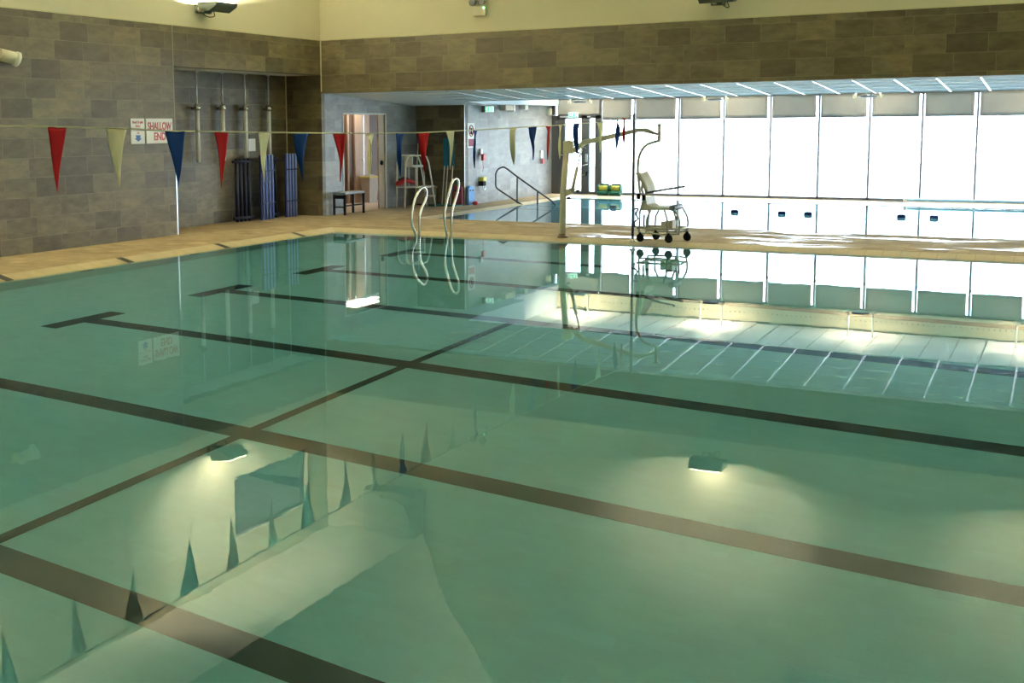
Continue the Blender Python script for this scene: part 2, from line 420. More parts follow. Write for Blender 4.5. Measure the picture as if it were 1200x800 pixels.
# gallery seen through the opening
mb = MB(); GY0, GY1, GX, GZ0, GZ1 = OY0 - 1, 5.2, -5.4, 4.4, 6.75
mb.box((GX, GY0, GZ0 - .1), (-T, GY1, GZ0), 'galw'); mb.box((GX, GY0, GZ1), (-T, GY1, GZ1 + .1), 'galw')
mb.box((GX - .1, GY0, GZ0), (GX, GY1, GZ1), 'galw')
mb.box((GX, GY0 - .1, GZ0), (-T, GY0, GZ1), 'galw'); mb.box((GX, GY1, GZ0), (-T, GY1 + .1, GZ1), 'galt')
mb.box((-T - .02, .3, GZ0), (-T, GY1, GZ1), 'galw')
mb.box((GX, 1.6, GZ1 - .16), (-T, 1.75, GZ1), 'galt')
struct('wall_gallery', mb)
mb = MB(); mb.box((-.16, OY0, OZ0), (-.15, OY1, OZ1)); w = struct('window_gallery', mb, 'glass')
mb = MB()
for a, b in (((-.2, OY0, OZ0), (-.1, OY1, OZ0 + .05)), ((-.2, OY0, OZ1 - .05), (-.1, OY1, OZ1)), ((-.2, OY0, OZ0), (-.1, OY0 + .05, OZ1)), ((-.2, OY1 - .05, OZ0), (-.1, OY1, OZ1))): mb.box(a, b, 'frame')
mb.build('frame', parent=w)
area_light('gallery_fill', (-2.6, .2, 4.5), 2.0, 60, (1, .96, .96), (0, 0, 1))  # unseen fill light added below the sill to brighten the gallery ceiling

# trims: steel strip at the alcove edge, corner strips
mb = MB(); mb.box((-.002, AY - .03, DZ), (.006, AY, 1.35), 'alu'); mb.box((-.002, AY - .02, 1.35), (.004, AY, ZT - .002), 'grouttrim'); struct('trim_3', mb)
mb = MB(); mb.box((-AD, -.025, 1.2), (-AD + .012, -.001, AZ), 'rope'); mb.box((0.0, -.02, ZB + .03), (.02, 0.0, ZT), 'rope'); struct('trim_4', mb)
mb = MB(); mb.box((-.005, YN, ZT - .006), (.004, 0, ZT + .012), 'rope'); mb.box((0, -.004, ZT - .006), (XR, .005, ZT + .012), 'rope'); struct('trim_5', mb)

# beam wall over the opening to the learner pool
mb = MB()
mb.box((0, 0, ZB), (XR, .25, ZT), 'slate'); mb.box((-.01, 0.002, ZT), (XR, .25, 12), 'cream')
struct('wall_back', mb)

# door wall, return wall and the wall beside the learner pool
DY0, DY1, DH = .85, 2.67, 2.27
mb = MB()
mb.box((-.2, 0.12, -.1), (0, DY0, 3.3), 'grey'); mb.box((-.2, DY1, -.1), (0, 4.17, 3.3), 'grey'); mb.box((-.2, DY0, DH), (0, DY1, 3.3), 'grey')
struct('wall_door_side', mb)
mb = MB(); mb.box((-.2, 4.17, -.1), (1.34, 4.37, 3.3), 'slate'); struct('wall_return', mb)
mb = MB(); mb.box((1.14, 4.37, -.1), (1.34, 9.9, 3.3), 'grey'); mb.box((1.335, 4.165, DZ), (1.345, 4.18, 2.6), 'alu'); struct('wall_side', mb)
mb = MB(); mb.box((XR, YN, -.1), (XR + .2, 9.9, 12), 'cream'); struct('wall_right', mb)
mb = MB(); mb.box((-.25, YN - .2, -.1), (XR + .2, YN, 12), 'cream'); struct('wall_near', mb)

# curved hall ceiling, following the profile seen in the water
prof = [(-.3, 6.95), (0, 6.95), (.6, 6.85), (1.2, 6.74), (2.0, 6.70), (2.42, 6.72), (2.52, 6.9), (2.79, 7.67), (3.1, 8.31), (3.64, 9.0), (3.95, 9.5), (4.6, 10.1), (6, 10.8), (9, 11.3), (14, 11.5), (20, 11.2), (28.8, 10.4)]
mb = MB()
for (a, b) in zip(prof, prof[1:]):
    mb.prism([(a[0], YN - .1, a[1]), (b[0], YN - .1, b[1]), (b[0], YN - .1, b[1] + .15), (a[0], YN - .1, a[1] + .15)], (0, .35 - YN, 0), 'ceil')
struct('ceiling', mb)
# boxed duct in the corner under the ceiling
d_ = thing('air_duct', 'cream boxed air duct high in the corner above the dark beam', 'duct', (1.83, -.3, 5.75))
mb = MB()
arc = [(1.22, 5.75), (2.46, 5.75), (2.46, 6.66), (1.22, 6.66)]
import math as _m
arc2 = [(1.24, 6.64), (1.24, 5.86)] + [(1.9 + .46 * _m.sin(k * PI / 16), 5.86 + .46 * (1 - _m.cos(k * PI / 16))) for k in range(9)] + [(2.36, 6.64)]
mb.prism([(x, -0.001, z) for x, z in arc], (0, -.45, 0), 'ductm'); mb.build('casing', parent=d_)
mb = MB(); mb.prism([(x, -.452, z) for x, z in arc2], (0, -.03, 0), 'duct2'); mb.build('end_panel', parent=d_)
g_ = thing('ceiling_vent', 'louvred vent panel high on the cream wall, seen only mirrored in the water', 'vent', (11.0, -.05, 8.3))
mb = MB(); mb.box((9.95, -.05, 7.8), (13.5, 0, 9.1), 'galw'); mb.build('backing', parent=g_)
mb = MB()
for k in range(14): mb.box((9.97, -.09, 7.85 + .09 * k), (13.48, -.03, 7.89 + .09 * k), 'greypaint')
mb.build('louvre', parent=g_)

# low ceilings over the learner pool
mb = MB()
def zl(y): return ZB - .060 * (y - .2)
def sl(mb, x0, x1, y0, y1, m, drop=0, top=None):
    t0, t1 = (top, top) if top else (zl(y0) + .002, zl(y1) + .002)
    mb.prism([(x0, y0, zl(y0) - drop), (x0, y1, zl(y1) - drop), (x0, y1, t1), (x0, y0, t0)], (x1 - x0, 0, 0), m)
sl(mb, 2.0, XR, .25, 2.95, 'ceilpanel', 0, 3.35)
k = 2.92
while k < XR:
    sl(mb, k - .018, k + .018, .26, 2.94, 'tbar', .012); k += .658
y = .55
while y < 2.9:
    sl(mb, 2.0, XR, y - .008, y + .008, 'tbar', .006); y += .62
sl(mb, 2.0, XR, 2.92, 2.96, 'white', .008)
struct('ceiling_low', mb)
mb = MB(); sl(mb, -.2, 2.0, .25, 4.0, 'ceilpanel', 0, 3.35); mb.box((-.2, 4.0, 2.513), (2.0, 6.3, 3.35), 'ceilpanel'); mb.box((1.1, 6.3, 2.53), (1.58, 9.7, 3.35), 'ceilpanel'); struct('ceiling_soffit', mb)
mb = MB(); mb.box((1.2, 2.9, 3.2), (XR, 9.8, 3.35), 'white')
x = 2.4
while x < XR:
    mb.box((x - .009, 2.96, 3.194), (x + .009, 9.46, 3.2), 'frame'); x += .6
struct('ceiling_raised', mb)
mb = MB(); mb.box((1.4, 9.48, 2.71), (XR, 9.6, 3.2), 'bulk'); mb.box((1.4, 9.46, 3.165), (XR, 9.48, 3.2), 'dark')
x = 1.8
while x < 16:
    mb.box((x, 9.474, 2.93), (x + .035, 9.479, 2.955), 'dark'); x += .12
struct('trim_pelmet', mb)

# ------------------------------------------------------------ windows
MX = [2.81, 3.76] + [4.99 + 1.195 * i for i in range(20)]
n = 0
for a, b in zip(MX, MX[1:]):
    n += 1
    mb = MB(); mb.box((a + .02, YW + .03, .12), (b - .02, YW + .042, 2.74)); w = struct('window_%d' % n, mb, 'glass')
    mb = MB(); mb.box((a - .022, YW - .02, DZ), (a + .022, YW + .1, 2.74), 'mull'); mb.box((a, YW - .02, DZ), (b, YW + .08, .125), 'mull'); mb.box((a, YW - .0, 2.66), (b, YW + .08, 2.76), 'mull')
    mb.build('window_frame', parent=w)
    if b < 16:
        side = 'beside the glazed door' if n == 1 else None
        bl = thing('roller_blind', '', 'blind', ((a + b) / 2, YW - .05, 2.12), 'roller blinds half drawn along the glass wall')
        mb = MB()
        def cloth(u, v, a=a, b=b, n=n): return (a + .05 + (b - a - .12) * u, YW - .06 + .008 * math.sin(u * 9 + n) * (1 - v) , 2.13 + .57 * v)
        mb.grid(cloth, 12, 6, 'blind'); o = mb.build('fabric', parent=bl)
        so = o.modifiers.new('s', 'SOLIDIFY'); so.thickness = .003
        mb = MB(); mb.box((a + .05, YW - .07, 2.115), (b - .07, YW - .05, 2.14), 'mull'); mb.build('bottom_bar', parent=bl)
        mb = MB(); mb.cyl((a + .04, YW - .06, 2.72), (b - .05, YW - .06, 2.72), .028, 'frame'); mb.build('roller', parent=bl)
        bl['n'] = n
ords = {1: 'narrow beige roller blind next to the glazed door', 2: 'beige roller blind above the slim bunting post and hoist arm', 3: 'beige roller blind above the wheeled hoist chair',
        4: 'beige roller blind just left of the middle hanging uplighter', 5: 'beige roller blind just right of the middle hanging uplighter', 6: 'beige roller blind halfway between the two right hanging uplighters',
        7: 'beige roller blind just left of the rightmost hanging uplighter', 8: 'beige roller blind just right of the rightmost hanging uplighter', 9: 'shaded grey roller blind above the pool cover roller, second from the right edge',
        10: 'shaded dark grey roller blind at the right edge of the photo'}
for o in list(C.objects):
    if o.name.startswith('roller_blind'):
        k_ = o['n']; del o['n']; o['label'] = ords.get(k_, 'beige roller blind beyond the right edge')
# glazed exit door in the first bay
mb = MB(); mb.box((1.74, YW + .03, .13), (2.23, YW + .04, 2.18), 'glass'); mb.box((2.46, YW + .03, .13), (2.63, YW + .04, 2.18), 'glass')
dr = struct('door_1', mb)
mb = MB()
for x0, x1 in ((1.34, 1.50), (1.5, 1.74), (2.23, 2.46), (2.63, 2.83)): mb.box((x0, YW - .03, DZ), (x1, YW + .08, 2.26), 'frame', .008)
mb.box((1.5, YW - .02, DZ), (2.81, YW + .07, .14), 'frame'); mb.box((1.5, YW - .03, 2.16), (2.81, YW + .08, 2.27), 'frame')
mb.box((1.34, YW - .03, 2.27), (1.44, YW + .08, 2.7), 'frame'); mb.box((1.49, YW + .06, 2.27), (2.8, YW + .08, 2.7), 'mull')
mb.build('door_frame', parent=dr)
mb = MB(); mb.cyl((1.62, YW - .1, 1.15), (2.25, YW - .1, 1.15), .015, 'alu'); mb.cyl((1.64, YW - .1, 1.15), (1.64, YW - .02, 1.15), .012, 'alu'); mb.cyl((2.22, YW - .1, 1.15), (2.22, YW - .02, 1.15), .012, 'alu'); mb.build('push_bar', parent=dr)
mb = MB(); mb.box((1.6, YW - .08, 2.19), (1.85, YW - .03, 2.24), 'alu', .008); mb.box((2.42, YW - .08, 2.19), (2.5, YW - .03, 2.23), 'alu', .005); mb.build('door_closer', parent=dr)
mb = MB(); mb.box((2.36, YW - .07, .95), (2.43, YW - .03, 1.18), 'alu', .01); mb.cyl((2.3, YW - .08, .86), (2.44, YW - .08, .9), .014, 'alu'); mb.build('lock', parent=dr)
bl = thing('roller_blind', 'wide beige roller blind above the glazed exit door', 'blind', (2.15, YW - .05, 2.28), 'roller blinds half drawn along the glass wall')
mb = MB(); mb.grid(lambda u, v: (1.52 + 1.24 * u, YW - .05 + .006 * math.sin(u * 8), 2.29 + .41 * v), 10, 4, 'blind'); mb.build('fabric', parent=bl)
mb = MB(); mb.cyl((1.5, YW - .06, 2.71), (2.77, YW - .06, 2.71), .028, 'frame'); mb.build('roller', parent=bl)
# deck trim under the glass, window portal for the daylight
p = area_light('window_portal', ((1.4 + XR) / 2, YW + .3, 1.4), XR - 1.4, 1, (1, 1, 1), (0, -1, 0), size_y=2.8)
p.data.cycles.is_portal = True
# outside paving that the daylight falls on
mb = MB(); mb.box((-6, YW + .15, -.15), (40, 40, -.02)); struct('ground_outside', mb, 'white')

# ------------------------------------------------------------ lobby behind the doorway
mb = MB(); mb.box((-5.2, .4, -.1), (-.0, 8.5, DZ - .002)); struct('floor_lobby', mb, 'lobbyf')
mb = MB(); mb.box((-5.2, .3, 2.55), (-.2, 8.5, 2.65)); struct('ceiling_lobby', mb, 'tan')
mb = MB(); mb.box((-5.3, .3, -.1), (-5.2, 8.5, 2.65), 'tan'); mb.box((-5.2, 8.4, -.1), (-.2, 8.5, 2.65), 'tan'); mb.box((-5.2, .2, -.1), (-.2, .3, 2.65), 'tan')
struct('wall_lobby', mb)
lp = thing('light_panel', 'bright ceiling light panel in the lobby, seen only mirrored in the water', 'light', (-2.05, 4.5, 2.52))
mb = MB(); mb.box((-2.4, 3.9, 2.525), (-1.7, 5.2, 2.549), 'panel'); mb.build('diffuser', parent=lp)
area_light('lobby_lamp', (-1.7, 3.6, 2.45), 1.4, 34, (1, .88, .72), (0, 0, -1))
# changing cubicle with tan and brown panels
cu = thing('changing_cubicle', 'tan and brown laminate changing cubicle behind the open doorway', 'cubicle', (-1.9, 4.9, DZ))
def wallpt(y, z, x=-1.7): return (x, y, z)
segs = [(3.35, 3.68, 'brown'), (3.68, 3.74, 'tan'), (3.74, 4.02, 'brown'), (4.02, 4.42, 'tan'), (4.42, 4.46, 'alu'), (4.46, 4.72, 'tan'), (4.72, 5.25, 'brown')]
for i, (y0, y1, m) in enumerate(segs):
    x = -1.7 if m != 'brown' else -1.75
    mb = MB(); mb.box((x - .04, y0 + .002, DZ + (.0)), (x, y1 - .002, 2.45), m, .004); mb.build('panel', parent=cu)
mb = MB(); mb.box((-1.71, 3.35, 2.4), (-1.68, 5.3, 2.45), 'alu'); mb.build('top_rail', parent=cu)
mb = MB(); mb.cyl((-1.7, 4.36, 1.15), (-1.66, 4.36, 1.15), .025, 'alu'); mb.build('knob', parent=cu)
# bin
bn = thing('waste_bin', 'beige waste bin with a yellow rim just inside the doorway', 'bin', (-1.48, 4.34, DZ))
def bprism(x0, x1, y0, y1, z0, z1, t, m, mb):
    A = [(x0 + t, y0 + t, z0), (x1 - t, y0 + t, z0), (x1 - t, y1 - t, z0), (x0 + t, y1 - t, z0)]; B = [(x0, y0, z1), (x1, y0, z1), (x1, y1, z1), (x0, y1, z1)]
    va = [mb.bm.verts.new(q) for q in A]; vb = [mb.bm.verts.new(q) for q in B]; i = mb.mi(m)
    for f in ([va[::-1], vb] + [[va[k], va[(k + 1) % 4], vb[(k + 1) % 4], vb[k]] for k in range(4)]): mb.bm.faces.new(f).material_index = i
mb = MB(); bprism(-1.62, -1.34, 4.12, 4.56, DZ, .69, .04, 'binp', mb); mb.build('body', parent=bn)
mb = MB(); mb.box((-1.635, 4.10, .69), (-1.325, 4.58, .73), 'yellow', .01); mb.build('rim', parent=bn)
mb = MB(); mb.grid(lambda u, v: (-1.63 + .30 * u, 4.11 + .46 * v, .73 + .05 * math.sin(PI * u) * math.sin(PI * v) ** .5), 8, 8, 'binp'); mb.build('lid', parent=bn)
# doorway frame and open leaf
mb = MB()
mb.box((-.21, DY0 - .03, DZ), (.012, DY0, DH + .03), 'signw'); mb.box((-.21, DY0 - .03, DH), (.012, DY1 + .03, DH + .03), 'signw'); mb.box((-.21, DY1, DZ), (.012, DY1 + .03, DH + .03), 'signw')
dr2 = struct('door_2', mb)
mb = MB(); mb.box((-.07, 2.42, DZ + .01), (-.03, DY1, DH), 'tan', .004); mb.build('door_leaf', parent=dr2)
mb = MB(); mb.lathe([(.0, 0), (.055, 0), (.06, .01), (.05, .03), (0, .035)], (-.03, 2.53, 1.14), (1, 0, 0), 'blackpl'); mb.build('door_handle', parent=dr2)

# ------------------------------------------------------------ uplights on the cream walls
def floodlight(loc, rz, label, power):
    t = thing('uplight', label, 'light', loc, 'wall uplights of the main hall', rz)
    R_ = parent_world(t)
    def w(p): return tuple(R_ @ Vector(p))
    # local x runs along the wall, local -y points into the room
    mb = MB()
    outl = [(-.06, -.17, -.02), (-.62 + .0, -.0, 0)]
    sec = [(0, .0), (.05, -.10), (.26, -.13), (.44, -.03), (.46, .03), (.0, .05)]
    mb2 = MB()
    pts = [(-.30, -a - .14, b + .02) for a, b in sec]
    mb2.prism([w(p) for p in pts], R_.to_3x3() @ Vector((.60, 0, 0)), 'uplight'); mb2.build('housing', parent=t)
    mb = MB(); mb.box((-.27, -.57, .071), (.27, -.17, .078), 'bulb')
    for v in mb.bm.verts: v.co = R_ @ v.co
    mb.build('lens', parent=t)
    mb = MB(); mb.tube([w((0, -.02, -.06)), w((0, -.2, -.09))], .05, 'uplight'); mb.tube([w((-.12, -.0, -.05)), w((-.12, -.12, -.05))], .05, 'seatpl', 14); mb.build('bracket', parent=t)
    mb = MB(); mb.prism([w(p) for p in ((-.2, .006, -.12), (.06, .006, -.12), (.06, .006, .04), (-.2, .006, .04))], R_.to_3x3() @ Vector((0, -.03, 0)), 'uplight'); mb.build('wall_plate', parent=t)
    mb = MB(); mb.tube([w((.13, -.17, -.08)), w((.16, -.16, -.16)), w((.1, -.06, -.17)), w((.02, -.01, -.12))], .008, 'blackpl', 6, round_=5); mb.build('cable', parent=t)
    a = area_light('lamp', R_ @ Vector((0, -.30, .09)), .5, power, (1, .98, .80), (R_.to_3x3() @ Vector((0, .45, 1))), size_y=.3, spread=2.9)
    return t
UP = 1120
floodlight((0, -3.9, 4.22), PI / 2, 'dark floodlight uplighter on the left cream wall above the dark tiled alcove', UP)
floodlight((8.62, 0, 4.2), 0, 'dark floodlight uplighter at the top edge of the photo, mirrored in mid water', UP)
floodlight((14.5, 0, 4.3), 0, 'dark floodlight uplighter past the right edge, its glow mirrored at the right', UP)
floodlight((19.2, 0, 4.3), 0, 'dark floodlight uplighter on the beam wall far outside the right edge', UP)
floodlight((24.5, 0, 4.3), 0, 'dark floodlight uplighter in the far right corner outside the frame', UP)
floodlight((0, -11.5, 4.22), PI / 2, 'dark floodlight uplighter on the left cream wall outside the left edge', UP)
floodlight((0, -18.5, 4.22), PI / 2, 'dark floodlight uplighter on the left cream wall near the viewer', UP)

# hanging uplighters under the raised ceiling
for (x, lab) in ((2.55, 'grey hanging uplighter above the glazed exit door'), (6.2, 'grey hanging uplighter in the middle, above the hoist chair side windows'), (9.85, 'grey hanging uplighter above the right windows'), (13.5, 'grey hanging uplighter past the right edge of the photo')):
    y = 8.65
    t = thing('hanging_uplighter', lab, 'light', (x, y, 2.58), 'hanging uplighters over the learner pool')
    mb = MB(); mb.lathe([(.13, 0), (.19, .02), (.21, .055), (.19, .06)], (x, y, 2.57), (0, 0, 1), 'lampw', 24)
    mb.box((x - .30, y - .025, 2.58), (x + .30, y + .025, 2.605), 'seatpl', .01); mb.build('body', parent=t)
    for s in (-1, 1):
        mb = MB(); mb.cyl((x + s * .28, y, 2.58), (x + s * .28, y, 3.2), .024, 'rodw'); mb.build('rod', parent=t)
        mb = MB(); mb.box((x + s * .30 - .04, y - .04, 2.56), (x + s * .30 + .04, y + .04, 2.64), 'seatpl', .015); mb.build('head', parent=t)
    area_light('lamp', (x, y, 2.66), .3, 120, (1, .88, .62), (0, 0, 1))

# emergency twin light, small wall speaker
em = thing('emergency_light', 'white twin spot emergency light with a green lamp on the cream wall', 'light', (3.83, 0, 4.22))
mb = MB(); mb.box((3.70, -.09, 4.15), (3.98, 0, 4.33), 'seatpl', .02); mb.build('body', parent=em)
for x in (3.72, 3.92):
    mb = MB(); mb.lathe([(.03, 0), (.06, .03), (.075, .08), (.075, .1), (.06, .1)], (x, -.03, 4.42), (-.1, -1, .0), 'lampw'); mb.build('spot', parent=em)
mb = MB(); mb.lathe([(.012, 0), (.022, .01), (.0, .02)], (3.95, -.09, 4.30), (0, -1, 0), 'led'); o = mb.build('indicator', parent=em); o['label'] = 'glowing green indicator'
sp = thing('wall_camera', 'small cream cylindrical camera on the dark tiles near the left edge', 'camera', (0, -8.6, 3.05))
mb = MB(); mb.tube([(.09, -8.74, 3.12), (.16, -8.50, 3.07)], .095, 'seatpl', 20); mb.build('body', parent=sp)
mb = MB(); mb.lathe([(.10, 0), (.115, .01), (.115, .06), (.10, .07)], (.155, -8.51, 3.07), (.3, .9, -.3), 'signw'); mb.build('cap', parent=sp)
mb = MB(); mb.box((0, -8.8, 3.02), (.05, -8.66, 3.18), 'yellow', .01); mb.build('bracket', parent=sp)

# ------------------------------------------------------------ alcove pipes
pl = ['leftmost steel hanging pipe in the tiled alcove, its round end in full view', 'second steel hanging pipe, behind the red pennant over the alcove', 'third steel hanging pipe, ending above the dark slatted rack', 'rightmost steel hanging pipe, behind the cream pennant over the alcove']
for y, lab in zip((-3.17, -2.38, -1.64, -.83), pl):
    X = -.80
    t = thing('steel_pipe', lab, 'pipe', (X, y, 1.31), 'steel pipes hanging in the alcove')
    mb = MB(); mb.cyl((X, y, 2.4), (X, y, AZ), .016, 'alu'); mb.build('upper_rod', parent=t)
    mb = MB(); mb.cyl((X, y, 1.36), (X, y, 2.4), .045, 'pipew', 18); mb.lathe([(.0, -.05), (.035, -.03), (.042, 0), (.04, .03)], (X, y, 1.36), (0, 0, 1), 'alu'); mb.build('lower_pipe', parent=t)
    mb = MB(); mb.lathe([(.045, 0), (.068, .02), (.068, .10), (.03, .13)], (X, y, 2.34), (0, 0, 1), 'steel'); mb.tube([(X, y, 2.38), (-AD, y, 2.38)], .028, 'steel'); mb.build('wall_bracket', parent=t)
    mb = MB(); mb.lathe([(.03, 0), (.045, .01), (.045, .03)], (X, y, AZ - .03), (0, 0, 1), 'alu'); mb.build('ceiling_flange', parent=t)
nb = MB(); nb.box((-AD + .001, -1.40, 1.50), (-AD + .012, -1.16, 1.76), 'signw', .003); o = nb.build('paper_notice'); tag(o, 'small white notice on the alcove wall behind the cream pennant', 'notice')
nb = MB(); nb.box((-AD + .001, -2.25, 1.35), (-AD + .015, -2.17, 1.5), 'signw', .003); o = nb.build('wall_switch'); tag(o, 'tiny white switch plate on the alcove wall behind the red pennant', 'switch')

# ------------------------------------------------------------ blue slatted mats in the alcove
def slat_rack(y0, y1, zt, X, label, lightw):
    t = thing('slatted_rack', label, 'rack', (X, (y0 + y1) / 2, DZ), 'dark slatted racks in the alcove')
    n_ = 4
    for i in range(n_):
        y = y0 + (y1 - y0) * (i + .5) / n_
        mb = MB(); mb.tube([(X, y, DZ), (X, y, zt)], .035, 'navy', 12); mb.build('slat', parent=t)
    for z in (DZ + .08, zt - .06):
        mb = MB(); mb.tube([(X + .02, y0 - .06, z), (X + .02, y1 + .06, z)], .03, 'navy', 10); mb.build('cross_bar', parent=t)
slat_rack(-2.16, -1.62, 1.36, -.72, 'dark navy slatted rack at the left of the blue racks in the alcove', 1)
slat_rack(-1.12, -.70, 1.36, -.72, 'dark navy slatted rack between the two light blue striped mats', 1)
def mat(y0, y1, label):
    X = -.55
    t = thing('striped_mat', label, 'mat', (X, (y0 + y1) / 2, DZ), 'blue striped mats standing in the alcove')
    mb = MB(); mb.box((X - .03, y0, DZ), (X + .01, y1, 1.42), 'royal', .01); mb.build('backing', parent=t)
    for i in range(4):
        y = y0 + (y1 - y0) * (i + .5) / 4
        mb = MB(); mb.tube([(X + .02, y, DZ + .005), (X + .025, y, 1.43)], .017, 'bright', 10); mb.build('rib', parent=t)
    for z in (.4, 1.08):
        mb = MB(); mb.box((X + .035, y0, z), (X + .05, y1, z + .025), 'royal', .004); mb.build('strap', parent=t)
mat(-1.50, -1.05, 'blue mat with light blue ribs below the tip of the cream pennant')
mat(-.62, -.20, 'blue mat with light blue ribs standing nearest the alcove corner')

# ------------------------------------------------------------ signs
def board(name, label, y0, y1, z0, z1, x=0.0):
    t = thing(name, label, 'sign', (x, (y0 + y1) / 2, z0))
    mb = MB(); mb.box((x, y0, z0), (x + .015, y1, z1), 'signw', .004); mb.build('plate', parent=t); return t
s1 = board('depth_sign', 'narrow white sign with small red words and a blue arrow', -5.90, -5.56, 1.73, 2.17)
text_mesh('lettering', 'Pool Depth', .062, 'signr', (.017, -5.73, 2.085), (0, 1, 0), (0, 0, 1), s1, .26)
text_mesh('lettering', 'Here', .062, 'signr', (.017, -5.73, 2.02), (0, 1, 0), (0, 0, 1), s1, .12)
text_mesh('lettering', '1m', .045, 'signr', (.017, -5.73, 1.905), (0, 1, 0), (0, 0, 1), s1)
mb = MB(); mb.box((.015, -5.89, 1.955), (.017, -5.57, 1.962), 'lampw'); mb.build('divider', parent=s1)
mb = MB(); mb.prism([(.016, -5.73 + a, 1.77 + b) for a, b in ((0, 0), (.09, .055), (.045, .055), (.06, .11), (-.06, .11), (-.045, .055), (-.09, .055))], (.003, 0, 0), 'signb'); mb.build('arrow', parent=s1)
s2 = board('shallow_end_sign', 'white sign reading SHALLOW END in red, partly behind a blue pennant', -5.52, -4.83, 1.73, 2.17)
text_mesh('lettering', 'SHALLOW', .19, 'signr', (.017, -5.175, 1.97), (0, 1, 0), (0, 0, 1), s2, .62)
text_mesh('lettering', 'END', .19, 'signr', (.017, -5.175, 1.79), (0, 1, 0), (0, 0, 1), s2, .30)
s3 = board('pool_rules_sign', 'tall white sign with a red prohibition ring on the pale side wall', 4.31, 4.70, 1.46, 2.06, 1.34)
mb = MB(); mb.tube([(1.359, 4.505 + .11 * math.cos(a), 1.87 + .13 * math.sin(a)) for a in [2 * PI * k / 24 for k in range(24)]], .012, 'signr', 6, closed=True); mb.tube([(1.359, 4.43, 1.96), (1.359, 4.58, 1.78)], .009, 'signr', 6); mb.build('prohibition_ring', parent=s3)
mb = MB(); mb.lathe([(.0, 0), (.03, 0), (.03, .004), (0, .004)], (1.356, 4.53, 1.91), (1, 0, 0), 'blackpl'); mb.prism([(1.356, 4.505 + a, 1.80 + b) for a, b in ((-.06, 0), (.05, -.03), (.03, .08), (-.01, .10))], (.003, 0, 0), 'blackpl'); mb.build('diver_symbol', parent=s3)
mb = MB(); mb.box((1.354, 4.35, 1.49), (1.358, 4.66, 1.67), 'maroon'); mb.build('red_panel', parent=s3)
def exit_sign(loc, ax, label, k=1):
    t = thing('exit_sign', label, 'sign', loc)
    x, y, z = loc
    if ax == 'y':   # hangs across the room, facing -y
        mb = MB(); mb.box((x - .14, y - .03, z), (x + .14, y + .03, z + .13), 'exitw', .006); mb.build('case', parent=t)
        mb = MB(); mb.box((x - .13, y - .036, z + .01), (x + .13, y - .031, z + .12), 'exitg'); mb.build('green_panel', parent=t)
        mb = MB(); mb.prism([(x - .11 + a, y - .04, z + .065 + b) for a, b in ((0, 0), (.04, .03), (.04, .01), (.08, .01), (.08, -.01), (.04, -.01), (.04, -.03))], (0, .003, 0), 'exitw')
        mb.box((x + .05, y - .04, z + .03), (x + .10, y - .037, z + .1), 'exitw'); mb.box((x - .03, y - .04, z + .03), (x, y - .037, z + .1), 'exitw'); mb.build('pictogram', parent=t)
    return t
exit_sign((2.02, YW - .1, 2.2), 'y', 'green and white exit sign above the glazed door')
e2 = exit_sign((1.50, 5.15, 2.33), 'y', 'green exit sign projecting from the pale side wall')
mb = MB(); mb.box((1.34, 5.1, 2.32), (1.44, 5.2, 2.48), 'lampw', .01); mb.build('bracket', parent=e2)
# small wall fittings near the learner pool
def fit(name, label, cat, boxes):
    t = thing(name, label, cat, boxes[0][0])
    for (a, b, m, nm) in boxes:
        mb = MB(); mb.box(a, b, m, min(.015, .3 * min(abs(p - q) for p, q in zip(a, b)))); mb.build(nm, parent=t)
    return t
fit('wall_heater', 'beige box unit at the top of the side wall under the soffit', 'heater', [((1.34, 6.15, 2.37), (1.52, 6.62, 2.53), 'binp', 'case'), ((1.34, 6.62, 2.35), (1.53, 6.72, 2.53), 'signw', 'end_cap')])
fit('ceiling_speaker', 'small square white fitting under the soffit end on the side wall', 'speaker', [((1.34, 7.4, 2.40), (1.50, 7.62, 2.53), 'signw', 'case'), ((1.50, 7.43, 2.42), (1.505, 7.59, 2.51), 'seatpl', 'face')])
fit('alarm_sounder', 'small cream wall light beside the window corner', 'light', [((1.34, 9.2, 2.26), (1.44, 9.36, 2.46), 'seatpl', 'case'), ((1.44, 9.23, 2.28), (1.46, 9.33, 2.44), 'cloth', 'lens')])
ph = fit('poolside_telephone', 'white and red telephone point on the pale side wall below the rules sign', 'phone', [((1.34, 4.95, 1.26), (1.40, 5.07, 1.42), 'signw', 'case'), ((1.40, 4.95, 1.13), (1.47, 5.10, 1.29), 'redpl', 'handset')])
mb = MB(); mb.tube([(1.42, 5.02, 1.13), (1.42, 5.04, .95), (1.41, 5.03, .85)], .006, 'redpl', 6); mb.build('cord', parent=ph)
fit('call_point', 'white and red alarm call point near the window end of the side wall', 'alarm', [((1.34, 8.76, 1.08), (1.38, 8.92, 1.30), 'signw', 'case'), ((1.38, 8.77, .93), (1.43, 8.90, 1.06), 'redpl', 'button')])
tb = fit('throw_bag', 'yellow and black rescue throw bag hanging on the pale side wall', 'bag', [((1.34, 4.97, .60), (1.46, 5.16, .72), 'yellow', 'bag'), ((1.34, 4.93, .50), (1.47, 5.10, .62), 'blackpl', 'pouch')])
mb = MB(); mb.tube([(1.44, 5.05, .52), (1.45, 5.12, .44), (1.45, 5.03, .40), (1.44, 4.98, .46)], .014, 'alu', 8, closed=True, round_=4); mb.build('hook', parent=tb)

